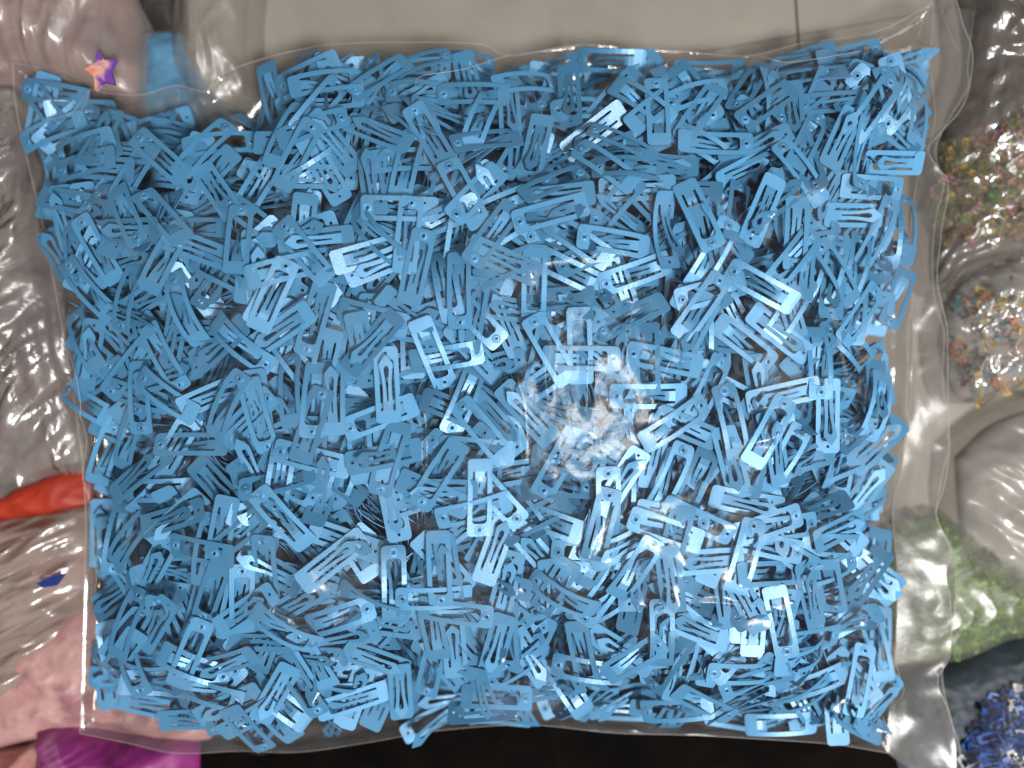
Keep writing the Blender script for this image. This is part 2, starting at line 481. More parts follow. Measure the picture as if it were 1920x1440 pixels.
for k in range(NMAX):
    c = okc[rng.integers(0, len(okc), 30)]
    gap = TOP[c[:, 0], c[:, 1]] - H[c[:, 0], c[:, 1]] - TABU[c[:, 0], c[:, 1]]
    b = int(np.argmax(gap))
    if gap[b] < 0.0105: break
    x, y = gx[c[b, 0]] + rng.normal(0, .0006), gy[c[b, 1]] + rng.normal(0, .0006)
    th = rng.uniform(0, 2 * math.pi); fl = rng.random() < 0.5
    v = int(rng.choice(len(VAR), p=VAR_P))
    if fl: v = int(rng.choice([4, 4, 5, 3]))
    deep = gap[b] > 0.022
    ps = 0.62
    for sx, sy, sr in STEEP:
        if math.hypot(x - sx, y - sy) < sr: ps = 1.0
    steep = rng.random() < ps and D[c[b, 0], c[b, 1]] > 0.022
    if deep: t = tilts_for(4, .25, .3)
    elif steep: t = [(rng.normal(0, .35), rng.choice([-1, 1]) * rng.uniform(.95, 1.52)) for _ in range(8)]
    else: t = tilts_for(8, .30, .36)
    near = D[c[b, 0], c[b, 1]] < 0.028
    if drop(x, y, th, fl, v, t + (t if near else []), pct=90 if steep else 88, free=near, jit=0.02 if steep else 0.0) is None:
        a, e = c[b]; TABU[max(0, a - 3):a + 4, max(0, e - 3):e + 4] += 0.0025
        continue
    if rng.random() < (0.3 if steep else 0.12) and not deep:       # neighbours that nest side by side
        for m in range(int(rng.integers(1, 4))):
            s = 0.004 * (m + 1)
            xx, yy = x + s * math.sin(th), y - s * math.cos(th)
            if D[int((xx - GX0) / CELL), int((yy - GY0) / CELL)] > 0.012:
                drop(xx, yy, th + rng.normal(0, .12), fl, v, t[:5], pct=86)

# clips read off the photograph: centre, heading of rivet or tip, tongue side up?, variant, (set on the very top?)
HAND = [
 (785,125,22,0,2,0),(715,150,220,0,0,0),(515,190,285,0,1,0),(560,175,300,0,0,0),(580,215,20,0,1,0),(80,165,310,0,0,0),(130,170,170,0,1,0),(180,245,75,1,1,0),(175,310,190,0,0,0),(110,275,200,0,2,0),
 (410,290,55,0,1,0),(120,375,350,0,0,0),(255,410,300,0,0,0),(340,400,85,1,2,0),(500,470,90,0,0,0),(570,470,130,0,1,0),(560,300,60,0,0,0),(510,325,320,0,1,0),(135,470,285,0,1,0),(190,470,120,0,0,0),
 (785,235,90,1,3,0),(830,225,110,1,2,0),(890,195,180,0,1,0),(870,365,120,0,0,0),(915,262,195,0,0,0),(960,245,12,0,1,0),(972,165,291,0,1,0),(1232,210,90,0,0,0),(1320,143,355,0,5,0),(1570,125,15,0,5,0),
 (1440,180,215,0,0,0),(1310,215,235,0,1,0),(1330,240,358,0,5,0),(1500,275,60,0,1,0),(1530,300,265,0,1,0),(1620,215,55,0,2,0),(1605,265,60,1,1,0),(1695,295,75,1,2,0),(1370,405,75,0,0,0),(1430,390,245,1,1,0),
 (1460,455,268,0,4,0),(1620,360,0,0,0,0),(1684,430,82,0,2,0),(1630,440,65,0,1,0),(1430,325,165,1,0,0),(1722,225,75,0,1,0),(1500,300,125,0,1,0),(1520,485,230,0,1,0),(1150,455,175,0,1,0),(757,403,180,0,0,0),
 (895,355,232,0,0,0),(925,423,232,0,0,0),(960,330,325,0,0,0),(1165,268,152,0,1,0),(1130,292,139,0,1,0),(868,525,270,0,1,0),(815,640,290,0,1,0),(770,680,108,0,1,0),(1085,650,92,0,0,0),(1090,672,0,0,0,0),
 (1245,675,170,0,0,0),(1220,742,180,0,2,0),(805,840,215,1,0,0),(825,888,237,0,1,0),(730,860,255,0,2,0),(1105,860,125,0,1,0),(1140,945,92,0,1,0),(1060,932,355,1,2,0),(930,925,310,0,1,0),(985,870,95,0,2,0),
 (720,780,200,0,0,0),(490,490,180,0,0,0),(497,530,65,0,0,0),(527,525,105,0,1,0),(520,605,210,1,1,0),(303,600,250,1,2,0),(345,580,110,0,3,0),(260,560,250,0,2,0),(240,690,230,0,0,0),(310,670,300,0,1,0),
 (440,760,60,0,2,0),(625,745,92,1,2,0),(590,750,268,0,1,0),(560,800,72,0,0,0),(605,850,252,1,1,0),(450,650,320,0,3,0),(190,640,120,0,2,0),(160,545,130,0,2,0),(265,745,270,0,1,0),(1605,590,52,0,0,0),
 (1465,625,322,1,1,0),(1415,545,150,0,1,0),(1315,575,55,0,0,0),(1490,540,305,0,0,0),(1527,680,268,0,2,0),(1550,850,200,0,0,0),(1580,910,300,1,1,0),(1478,890,85,0,1,0),(1587,730,65,1,2,0),(1640,760,255,0,3,0),
 (410,1015,172,0,0,0),(425,1255,200,1,1,0),(575,1295,300,0,1,0),(380,1345,0,0,3,0),(205,1290,172,1,0,0),(575,1360,0,0,2,0),(265,1045,140,1,2,0),(510,975,130,0,1,0),(420,1095,245,0,0,0),(228,1170,70,0,2,0),
 (520,1295,240,1,1,0),(890,960,195,0,1,0),(905,975,270,0,0,0),(820,1112,180,0,1,0),(740,1115,152,0,1,0),(815,1165,100,0,1,0),(860,1155,355,0,0,0),(757,1290,268,1,1,0),(755,1222,222,1,1,0),(880,1275,140,0,0,0),
 (1125,980,75,0,1,0),(1125,1140,235,0,1,0),(1055,1110,150,0,3,0),(930,1320,0,0,2,0),(1252,1130,280,1,1,0),(1185,1230,40,0,0,0),(1225,1240,125,0,0,0),(1250,995,160,0,0,0),(1440,985,15,0,0,0),(1485,935,300,0,0,0),
 (1520,1140,330,1,2,0),(1510,1185,0,0,0,0),(1630,1190,265,1,1,0),(1640,1210,100,0,1,0),(1390,1275,200,0,5,0),(1505,1240,10,0,3,0),(1457,1303,180,1,1,0),(1530,1285,200,0,1,0),(1320,1325,330,0,0,0),(1605,1270,75,0,0,0),
 (1460,1352,5,0,1,0),(1352,1090,80,1,1,0),(1265,1330,190,0,1,0),(1090,1320,340,1,0,0),(680,1330,30,0,2,0),(1180,1050,60,0,1,0),(640,1180,20,0,3,0),
 (190,290,73,0,3,1),(300,293,137,0,0,1),(475,390,268,1,1,1),(480,318,172,1,0,1),(510,300,313,0,0,1),(310,400,135,0,0,1),(830,267,49,1,0,1),(768,445,83,0,4,1),(784,505,77,0,4,1),(1032,400,195,0,0,1),
 (1030,335,25,0,0,1),(1310,360,292,0,0,1),(940,560,22,0,0,1),(775,605,38,1,0,1),(704,690,95,1,0,1),(1032,655,120,0,0,1),(1218,660,267,0,4,1),(905,808,132,0,0,1),(987,1003,112,0,0,1),(290,745,144,0,2,1),
 (1622,605,316,0,2,1),(1462,812,62,0,1,1),(1366,858,270,0,0,1),(392,1068,180,0,4,1),(352,1230,66,0,1,1),(545,1175,328,0,3,1),(825,1065,270,0,1,1),(975,1220,235,0,1,1),(1240,1285,3,0,0,1),(1400,1040,75,0,1,1),
 (1594,1050,105,0,0,1),(1440,1160,285,0,0,1),(1405,1220,140,0,2,1),
]
for h, (px, py, ang, fl, v, top) in enumerate(HAND):
    z = 0.06
    for _ in range(3):
        x, y = P(px, py, z)
        i, j = int((x - GX0) / CELL), int((y - GY0) / CELL)
        z = float(H[i, j]) + 0.002
    # keep the whole clip inside the bag: slide it inwards where it would stick out
    for _ in range(14):
        q = CLIPS[v]['pts'] @ rot(math.radians(ang), 0, 0, bool(fl)).T
        qi = ((q[:, 0] + x - GX0) / CELL).astype(int); qj = ((q[:, 1] + y - GY0) / CELL).astype(int)
        if (D[np.clip(qi, 0, NX - 1), np.clip(qj, 0, NY - 1)] < 0.002).mean() < 0.03: break
        i, j = int((x - GX0) / CELL), int((y - GY0) / CELL)
        gr = np.array((D[i + 3, j] - D[i - 3, j], D[i, j + 3] - D[i, j - 3])); gr /= np.linalg.norm(gr) + 1e-9
        x += gr[0] * 0.0012; y += gr[1] * 0.0012
    if fl: v = int(rng.choice([4, 4, 5])) if v < 2 else int(rng.choice([5, 3]))
    sp = 0.10 if top else 0.21
    if v in (2, 3): t = tilts_for(16, .2, .34)
    else: t = tilts_for(18, sp, sp)
    for _ in range(7):
        if drop(x, y, math.radians(ang), bool(fl), v, t, pct=94 if top else 90, wt=0.004, hand=h, theta_j=0.02) is not None: break
        i, j = int((x - GX0) / CELL), int((y - GY0) / CELL)
        gr = np.array((D[i + 3, j] - D[i - 3, j], D[i, j + 3] - D[i, j - 3])); gr /= np.linalg.norm(gr) + 1e-9
        x += gr[0] * 0.002; y += gr[1] * 0.002
        t = t[:10] + tilts_for(10, .3, .3)

# ------------------------------------------------------------------ which clips show largest: a look straight down from the camera's side
vis = np.bincount(OWN[OWN >= 0].ravel(), minlength=len(PLACED)).astype(float)
vis = np.where(np.array([p[6] for p in PLACED]) >= 0, vis + 60, vis)
big = set(np.argsort(-vis)[:300].tolist())

DIRS = ['right', 'upper right', 'top', 'upper left', 'left', 'lower left', 'bottom', 'lower right']
def place_words(px, py):
    r = ['near top edge', 'above mid height', 'at mid height', 'below mid height', 'near bottom edge'][int(np.clip((py - 90) / 256, 0, 4))]
    c = ['by the left seam', 'left of centre', 'just left of centre', 'just right of centre', 'right of centre', 'by the open mouth'][int(np.clip((px - 60) / 275, 0, 5))]
    return r + ' ' + c
entries = []
for k in sorted(big):
    v, R, (x, y, z), flip, th, tl, hand = PLACED[k]
    kk = HT * (CZ - z) / 960
    px, py = 960 + x / kk, 720 - y / kk
    d = DIRS[int(round((math.degrees(th) % 360) / 45)) % 8]
    look = ('top ' if hand >= 0 and HAND[hand][5] else '') + ('steep ' if tl > 0.55 else 'bowed ' if abs(VAR[v][0]) > 0.0029 else 'flat ')
    lab = look + ('blue clip tongue-up, tip to ' if flip else 'blue clip, rivet to ') + d + ', ' + place_words(px, py)
    entries.append([k, lab, px, py])
byl = {}
for e in entries: byl.setdefault(e[1], []).append(e)
WORD = ['two', 'three', 'four', 'five', 'six', 'seven', 'eight']
ORD = ['first', 'second', 'third', 'fourth', 'fifth', 'sixth', 'seventh', 'eighth', 'ninth']
for lab, es in byl.items():
    if len(es) > 1:
        es.sort(key=lambda e: e[2])
        for i, e in enumerate(es):
            e[1] = ('leftmost' if i == 0 else 'rightmost' if i == len(es) - 1 else ORD[i] + '-from-left') + ' ' + lab.replace('blue clip, ', 'clip, ').replace('blue clip ', 'clip ').replace(', to ', ' to ')
SV, SF, SO = [], [], 0
lab_of = {e[0]: e[1] for e in entries}
for k, (v, R, (x, y, z), flip, th, tl, hand) in enumerate(PLACED):
    C = CLIPS[v]
    if k in big:
        root = empty('hair_clip', (x, y, z))
        root.rotation_mode = 'QUATERNION'
        root.rotation_quaternion = Matrix(R.tolist()).to_quaternion()
        tag(root, lab_of[k], 'hair clip', 'blue snap hair clips in the clear bag')
        link('frame', C['f'], root); link('tongue', C['t'], root); link('rivet', C['r'], root)
    else:
        fv, ff, tv, tf, rv, rf = C['geo']
        if vis[k] < 4: parts = [C['low']]
        elif vis[k] < 30: parts = [(fv, ff), (tv, tf)]
        else: parts = [(fv, ff), (tv, tf), (rv, rf)]
        for pv, pf in parts:
            q = np.array(pv) @ R.T + np.array((x, y, z))
            SV.append(q); SF += [tuple(a + SO for a in f) for f in pf]; SO += len(pv)
pile_me = mesh('hair_clip_pile', np.concatenate(SV), SF)
tag(link('hair_clip_pile', pile_me, mat=M_CLIP), 'loose mass of blue snap hair clips deeper in the bag', 'hair clips', kind='stuff')
print('clips', len(PLACED), 'faces in pile', len(SF), 'H-T', float((TOP - H)[D > .02].mean()))

# ------------------------------------------------------------------ the clear bag
def resample(pts, n):
    p = np.array(pts, float)
    # Catmull-Rom through the points
    q = np.vstack([2 * p[0] - p[1], p, 2 * p[-1] - p[-2]])
    out = []
    for i in range(1, len(q) - 2):
        for t in np.linspace(0, 1, 14, endpoint=False):
            a, b, c, d = q[i - 1], q[i], q[i + 1], q[i + 2]
            out.append(0.5 * (2 * b + (c - a) * t + (2 * a - 5 * b + 4 * c - d) * t * t + (3 * b - a - 3 * c + d) * t ** 3))
    out.append(p[-1]); out = np.array(out)
    s = np.r_[0, np.cumsum(np.hypot(*np.diff(out, axis=0).T))]
    u = np.linspace(0, s[-1], n)
    return np.c_[np.interp(u, s, out[:, 0]), np.interp(u, s, out[:, 1])]
def coons(top, right, bottom, left, nu, nv):
    """curves given left-to-right and top-to-bottom"""
    Tn, Bn = resample(top, nu), resample(bottom, nu)
    Ln, Rn = resample(left, nv), resample(right, nv)
    u = np.linspace(0, 1, nu)[None, :, None]; v = np.linspace(0, 1, nv)[:, None, None]
    S = (1 - v) * Tn[None] + v * Bn[None] + (1 - u) * Ln[:, None] + u * Rn[:, None]
    S -= (1 - u) * (1 - v) * Tn[0] + u * (1 - v) * Tn[-1] + (1 - u) * v * Bn[0] + u * v * Bn[-1]
    return S
ZS = 0.031
top_px = [(24, 117), (95, 135), (172, 168), (260, 178), (330, 160), (385, 172), (410, 142), (500, 108), (620, 84), (770, 79), (900, 83), (955, 104), (1090, 84), (1200, 92), (1285, 97), (1400, 105), (1500, 82), (1640, 60), (1750, 6)]
bot_px = [(150, 1375), (235, 1392), (330, 1412), (450, 1408), (560, 1410), (690, 1392), (820, 1370), (990, 1359), (1150, 1374), (1290, 1378), (1420, 1385), (1560, 1395), (1668, 1412)]
left_px = [(24, 117), (30, 200), (58, 330), (92, 480), (140, 760), (160, 950), (158, 1100), (150, 1375)]
seal_px = [(1750, 6), (1745, 120), (1752, 230), (1722, 330), (1706, 450), (1712, 640), (1706, 760), (1690, 880), (1674, 960), (1682, 1080), (1678, 1240), (1668, 1412)]
front_px = [(1780, 2), (1800, 60), (1812, 90), (1815, 130), (1800, 200), (1760, 250), (1732, 285), (1750, 320), (1768, 350), (1755, 450), (1746, 530), (1765, 600), (1768, 640), (1765, 740), (1770, 830), (1762, 910), (1748, 965), (1774, 1030), (1766, 1070), (1775, 1130), (1771, 1220), (1746, 1270), (1770, 1330), (1783, 1385), (1783, 1450)]
back_px = [(1846, 4), (1838, 60), (1828, 120), (1828, 155), (1785, 225), (1765, 270), (1770, 310), (1782, 340), (1770, 400), (1762, 470), (1764, 560), (1783, 625), (1779, 720), (1792, 820), (1780, 920), (1772, 970), (1782, 1000), (1801, 1040), (1805, 1140), (1793, 1230), (1780, 1275), (1792, 1350), (1810, 1400), (1816, 1450)]
def W(pts, z=ZS): return [P(x, y, z) for x, y in pts]
bag = empty('clear_bag', (0, 0, 0))
tag(bag, 'large clear plastic bag bulging with blue hair clips, its open mouth at the right', 'plastic bag')

Hc = np.where(D > -0.004, H, 0.0)
CLO = -box_max(-box_max(Hc, 36), 34)
FILM = box_blur(box_blur(CLO, 16), 14) + 0.0008
FILM = np.maximum(FILM, box_blur(box_max(Hc, 3), 2) + 0.0004)
FILM = np.maximum(box_blur(box_blur(FILM, 3), 3), box_max(Hc, 1) + 0.0004)
def sample(A, x, y):
    i = np.clip((x - GX0) / CELL - .5, 0, NX - 2); j = np.clip((y - GY0) / CELL - .5, 0, NY - 2)
    a, b = i.astype(int), j.astype(int); f, g2 = i - a, j - b
    return A[a, b] * (1 - f) * (1 - g2) + A[a + 1, b] * f * (1 - g2) + A[a, b + 1] * (1 - f) * g2 + A[a + 1, b + 1] * f * g2
def grid_mesh(name, S, Z):
    nv, nu = Z.shape
    verts = np.c_[S[..., 0].ravel(), S[..., 1].ravel(), Z.ravel()]
    faces = [(j * nu + i, (j + 1) * nu + i, (j + 1) * nu + i + 1, j * nu + i + 1) for j in range(nv - 1) for i in range(nu - 1)]
    return mesh(name, verts, faces, True)
S = coons(W(top_px), W(seal_px), W(bot_px), W(left_px), 300, 230)
X, Y = S[..., 0], S[..., 1]
BAGPOLY = W(top_px) + W(seal_px)[1:] + W(bot_px)[::-1][1:] + W(left_px)[::-1][1:-1]
dB = np.clip(poly_dist(X, Y, BAGPOLY), 0, 1)
lift = sample(FILM, X, Y)
Zf = np.maximum(lift, ZS - 0.001) * smooth01(dB / 0.006 + 0.05) + ZS * (1 - smooth01(dB / 0.006 + 0.05))
wr = vnoise(X, Y, 55, 2.2) * 0.5 + vnoise(X * 1.0 + Y * .6, Y * .35, 120, 6.1) * 0.35
Zf = Zf + 0.0007 * np.clip(wr, -0.1, 1) * smooth01(dB / 0.01)
for _ in range(46):                                # long creases pressed into the film
    ax_, ay_ = rng.uniform(-.22, .2), rng.uniform(-.17, .17); an = rng.uniform(0, math.pi); ln = rng.uniform(.02, .06); hgt = rng.uniform(.0006, .0017); wd = rng.uniform(.0011, .002)
    ux, uy = math.cos(an), math.sin(an)
    al = (X - ax_) * ux + (Y - ay_) * uy; ac = -(X - ax_) * uy + (Y - ay_) * ux + 0.12 * al * np.sin(al * 60 + an * 9)
    Zf += hgt * np.exp(-(ac / wd) ** 2) * np.clip(1 - (al / ln) ** 2, 0, 1) * smooth01(dB / 0.008)
front = link('front_film', grid_mesh('front_film', S, Zf), bag, M_FRONT)
Zb = np.minimum(sample(BASE, X, Y) - 0.002, ZS - 0.0008) * smooth01(dB / 0.006) + (ZS - 0.0006) * (1 - smooth01(dB / 0.006))
link('back_film', grid_mesh('back_film', S, Zb), bag, M_BACK)
# the open mouth beyond the clips: front and back flap, each ending in its own wavy rim
def flap(name, inner, outer, z_in, z_fun, mat, n=110, m=14):
    a, b = resample(W(inner), n), resample(W(outer), n)
    v = np.linspace(0, 1, m)[None, :, None]
    Sx = a[:, None] * (1 - v) + b[:, None] * v
    t = np.linspace(0, 1, m)[None, :]
    Zz = z_fun(Sx[..., 0], Sx[..., 1], t)
    o = link(name, grid_mesh(name, Sx.transpose(1, 0, 2), Zz.T), bag, mat)
    return np.c_[Sx[:, -1], Zz[:, -1]]
seal_ext = seal_px[:-1] + [(1662, 1395), (1690, 1430), (1725, 1450)]
rimF = flap('front_flap', seal_ext, front_px, ZS, lambda x, y, t: ZS + 0.0004 + t * 0.004 * (1 + vnoise(x * 0, y, 22, 4.0)) + 0.0007 * t * vnoise(x, y, 90, 1.4), M_FLAP)
rimB = flap('back_flap', seal_ext, back_px, ZS, lambda x, y, t: ZS - 0.001 - t * 0.006 * (1 + 0.6 * vnoise(x * 0, y, 18, 9.0)) + 0.0007 * t * vnoise(x, y, 70, 5.4), M_FLAP)
def tube(name, pts, r, parent, mat, n=6):
    pts = np.array(pts, float); v = []; f = []
    for i, p in enumerate(pts):
        t = pts[min(i + 1, len(pts) - 1)] - pts[max(i - 1, 0)]; t /= np.linalg.norm(t) + 1e-12
        s = np.cross(t, (0, 0, 1)); s /= np.linalg.norm(s) + 1e-12; u = np.cross(s, t)
        for k in range(n):
            a = 2 * math.pi * k / n; v.append(p + r * (math.cos(a) * s + math.sin(a) * u))
    for i in range(len(pts) - 1):
        for k in range(n): f.append((i * n + k, i * n + (k + 1) % n, (i + 1) * n + (k + 1) % n, (i + 1) * n + k))
    return link(name, mesh(name, v, f, True), parent, mat)
tube('front_rim', rimF, 0.00022, bag, M_RIM); tube('back_rim', rimB, 0.00024, bag, M_RIM)
for nm, pts in (('top_fold', top_px), ('side_seam', left_px), ('bottom_fold', bot_px), ('mouth_crease', seal_px)):
    q = resample(W(pts), 140); tube(nm, np.c_[q, np.full(len(q), ZS)], 0.00018, bag, M_RIM)
CREASES = [[(172, 168), (150, 215), (125, 228), (95, 232)], [(172, 168), (168, 200), (166, 240)], [(410, 142), (395, 170), (440, 178), (478, 195)], [(955, 104), (880, 150), (800, 172), (790, 195)], [(1395, 105), (1440, 135), (1520, 128), (1600, 110)], [(1750, 6), (1728, 80), (1705, 130)], [(1780, 4), (1795, 50), (1812, 84)], [(1750, 6), (1690, 55), (1640, 78)], [(1674, 1240), (1690, 1320), (1678, 1420)], [(1640, 1330), (1662, 1395), (1690, 1430)], [(160, 950), (185, 1010), (200, 1100)], [(120, 620), (180, 720), (160, 900)]]
for c in CREASES:
    q = resample(W(c, 0.04), 30)
    z = np.maximum(sample(FILM, q[:, 0], q[:, 1]), ZS) + 0.0018
    tube('crease', np.c_[q, z], 0.00013, bag, M_RIM)

# ------------------------------------------------------------------ neighbours on the floor
def dome(name, poly_px, z0, h, mat, parent, seed, wr=0.003, ws=40.0, nr=52, ns=150, p=2.4, edge=0.0, center=None, ridged=True, stretch=(1, 1), ang=0.0):
    zr = z0 + h * 0.5
    poly = resample([P(x, y, zr) for x, y in poly_px + poly_px[:1]], ns + 1)[:-1]
    c = np.array(P(*center, zr)) if center else poly.mean(0)
    r = np.linspace(0, 1, nr)[:, None, None]
    S = c + (poly - c)[None] * r
    rr = np.linspace(0, 1, nr)[:, None] * np.ones((1, ns))
    Z = z0 + edge + (h - edge) * np.clip(1 - rr ** p, 0, 1) ** 0.5
    ca, sa = math.cos(math.radians(ang)), math.sin(math.radians(ang))
    A_, B_ = (S[..., 0] * ca + S[..., 1] * sa) * stretch[0], (-S[..., 0] * sa + S[..., 1] * ca) * stretch[1]
    n = vnoise(A_, B_, ws, seed)
    if ridged: n = 1 - 2 * np.abs(n)
    n = n * 0.7 + 0.3 * vnoise(A_, B_, ws * 2.7, seed + 5)
    n3 = 1 - 2.6 * np.abs(vnoise(A_ + .25 * B_, B_, ws * 2.1, seed + 11))
    n4 = 1 - 2.6 * np.abs(vnoise(A_ - .3 * B_, B_, ws * 4.4, seed + 17))
    Z = Z + (wr * n + wr * .45 * n3 + wr * .24 * n4) * (1 - rr ** 6)
    Z = np.maximum(Z, z0)
    verts = np.c_[S[..., 0].ravel(), S[..., 1].ravel(), Z.ravel()]
    f = []
    for i in range(nr - 1):
        for k in range(ns): f.append((i * ns + k, (i + 1) * ns + k, (i + 1) * ns + (k + 1) % ns, i * ns + (k + 1) % ns))
    # underside rim so that the shape is closed to the ground
    b = len(verts); verts = np.vstack([verts, np.c_[poly, np.full(ns, z0 - 0.0005)]])
    f += [((nr - 1) * ns + k, b + k, b + (k + 1) % ns, (nr - 1) * ns + (k + 1) % ns) for k in range(ns)]
    return link(name, mesh(name, verts, f, True), parent, mat)
def heap(name, label, poly_px, n, z0, h, cols, scale, seed, center=None):
    """many small clips of several colours, joined: nobody could count them"""
    r = np.random.default_rng(seed)
    poly = [P(x, y, z0 + h / 2) for x, y in poly_px]
    xs = [p[0] for p in poly]; ys = [p[1] for p in poly]
    lv, lf = CLIPS[1]['low']; lv = np.array(lv) * scale
    V, F, MI, o = [], [], [], 0
    cnt = 0
    while cnt < n:
        x, y = r.uniform(min(xs), max(xs)), r.uniform(min(ys), max(ys))
        d = float(poly_dist(np.array([x]), np.array([y]), poly)[0])
        if d < 0: continue
        z = z0 + 0.003 + h * math.sqrt(min(1, d / 0.025)) * r.uniform(.75, 1.0)
        R = rot(r.uniform(0, 6.28), r.normal(0, .5), r.normal(0, .6), r.random() < .5)
        V.append(lv @ R.T + np.array((x, y, z))); F += [tuple(a + o for a in f) for f in lf]; o += len(lv)
        MI += [int(r.integers(0, len(cols)))] * len(lf); cnt += 1
    me = mesh(name, np.concatenate(V), F)
    for c in cols: me.materials.append(c)
    me.polygons.foreach_set('material_index', MI)
    return tag(link(name, me), label, kind='stuff')

P_YEL, P_RED, P_GRN, P_PNK = plain('yellow_paint', (.75, .5, .03), .35), plain('red_paint', (.5, .03, .02), .35), plain('green_paint', (.10, .30, .04), .35), plain('pink_paint', (.75, .2, .35), .35)
P_ORG, P_CYN, P_BRN, P_WHT = plain('orange_paint', (.8, .25, .05), .35), plain('teal_paint', (.08, .35, .45), .35), plain('brown_paint', (.16, .07, .05), .4), plain('white_paint', (.72, .7, .7), .35)
P_ROY, P_NAVY, P_LIM, P_LIM2 = plain('royal_blue_paint', (.06, .17, .58), .35), plain('navy_paint', (.02, .06, .26), .35), plain('lime_paint', (.15, .28, .035), .5), plain('leaf_green_paint', (.06, .13, .02), .5)
P_OLV, P_GOLD = plain('olive_paint', (.22, .20, .03), .35), plain('gold_paint', (.50, .32, .05), .3)
P_SKY = plain('sky_blue_paint', (.07, .33, .62), .35)

F_SIL = film('crinkled_grey_film', haze=0.28, haze_col=(.66, .60, .58), tint=(.92, .9, .88), rough=.26, sc1=22, amp=1.0, sc2=60, ior=1.55, gloss_mul=2.6, stretch=(1.6, .5, 1), dist=.014)
F_PNK = film('pinkish_film', haze=0.30, haze_col=(.56, .50, .47), tint=(.93, .9, .89), rough=.28, sc1=16, amp=.8, sc2=60, ior=1.45, gloss_mul=1.4, stretch=(1.8, .5, 1), dist=.010)
F_CLR = film('crumpled_clear_film', haze=0.17, haze_col=(.55, .52, .49), tint=(.93, .92, .91), rough=.18, sc1=30, amp=1.0, sc2=90, ior=1.5, gloss_mul=1.8, dist=.010)
F_GRY = film('grey_clear_film', haze=0.28, haze_col=(.50, .475, .45), tint=(.95, .94, .92), rough=.28, sc1=18, amp=.9, sc2=70, ior=1.45, gloss_mul=1.2, dist=.010)
F_THIN = film('thin_clear_film', haze=0.30, haze_col=(.46, .44, .41), rough=.24, sc1=24, amp=.8, sc2=120, gloss_mul=1.2, dist=.006)

F_BLUE = film('clear_packet_film', haze=0.08, rough=.2, sc1=24, amp=.5, sc2=120, gloss_mul=0.8, dist=.005)
F_CLOUD = film('cloudy_film', haze=0.17, haze_col=(.48, .50, .40), rough=.3, sc1=22, amp=.7, sc2=90, gloss_mul=0.8, dist=.006)
M_PINKMASS = mottled('pink_and_brown_goods', [(.12, .06, .06), (.34, .19, .18), (.50, .31, .29), (.22, .12, .13)], scale=28, rough=.5, bump=.5)
M_MAROON = mottled('maroon_goods', [(.06, .035, .035), (.18, .12, .11), (.36, .26, .24)], scale=35, rough=.5, bump=.5)
M_PALEPINK = mottled('pale_pink_goods', [(.30, .12, .14), (.48, .24, .24), (.56, .33, .31), (.36, .16, .18)], scale=34, rough=.4, bump=.5)
M_MAGENTA = mottled('magenta_cloth', [(.13, .008, .09), (.27, .025, .18), (.34, .05, .24), (.58, .22, .42)], scale=34, rough=.4, bump=.5)
M_RED = mottled('red_plastic', [(.26, .016, .008), (.44, .035, .012), (.33, .022, .009)], scale=20, rough=.55, bump=.2)
M_GREYBEIGE = mottled('grey_beige_goods', [(.20, .17, .14), (.34, .30, .24), (.42, .37, .29)], scale=14, rough=.6, bump=.3)
M_DARK = mottled('near_black_gap', [(.010, .009, .008), (.025, .020, .018), (.04, .03, .03)], scale=30, rough=.7, bump=.3)
M_GREYGOODS = mottled('grey_goods', [(.30, .27, .24), (.46, .43, .39), (.38, .35, .31)], scale=16, rough=.6, bump=.3)
M_BROWNISH = mottled('brown_grey_goods', [(.035, .024, .02), (.09, .065, .05), (.17, .12, .09)], scale=30, rough=.6, bump=.4)

def bag_thing(name, label, cat='plastic bag', group='bags lying round the clear bag'):
    t = empty(name); return tag(t, label, cat, group)

# upper left: pinkish bag with a shiny star showing
b1 = bag_thing('pinkish_bag', 'pinkish crumpled plastic bag with an orange and purple star at top left corner')
PB = [(-120, -120), (120, -130), (250, -40), (272, 60), (274, 150), (262, 196), (180, 190), (90, 170), (20, 150), (-120, 160)]
dome('wrapper', PB, 0.0, .045, F_PNK, b1, 2.0, wr=.005, ws=24, stretch=(.4, 1.6), ang=78)
dome('filling', [(-110, -110), (110, -115), (235, -30), (255, 60), (255, 150), (230, 185), (90, 165), (-110, 150)], 0.0, .028, M_PINKMASS, b1, 4.0, wr=.003, ws=30)
st = []
for k in range(10):
    a = math.pi / 2 + k * math.pi / 5 + .25; r = 40 if k % 2 == 0 else 21
    st.append((190 + r * math.cos(a) * .8, 132 - r * math.sin(a)))
M_STAR = mottled('orange_purple_foil', [(.75, .26, .16), (.85, .45, .35), (.22, .08, .42), (.16, .06, .38)], scale=70, rough=.25, bump=.2)
v, f = prism([P(x, y, .05) for x, y in reversed(st)], .0475, .050)
star = link('foil_star', mesh('foil_star', v, f), mat=M_STAR)
tag(star, 'shiny orange and purple foil star on the pinkish bag', 'star')

# left: crinkled grey bag
b2 = bag_thing('crinkled_bag', 'crinkled grey clear bag with bright folds left of the blue clips')
dome('wrapper', [(-160, 175), (30, 160), (70, 300), (95, 450), (135, 600), (160, 760), (165, 880), (90, 900), (-30, 960), (-160, 960)], 0.0, .036, F_SIL, b2, 7.0, wr=.008, ws=34, stretch=(.35, 1.9), ang=52, edge=.012, nr=70, ns=200)
dome('filling', [(-150, 190), (10, 190), (50, 310), (80, 460), (120, 600), (170, 760), (160, 870), (-30, 930), (-150, 940)], 0.0, .017, M_MAROON, b2, 9.0, wr=.003, ws=34)
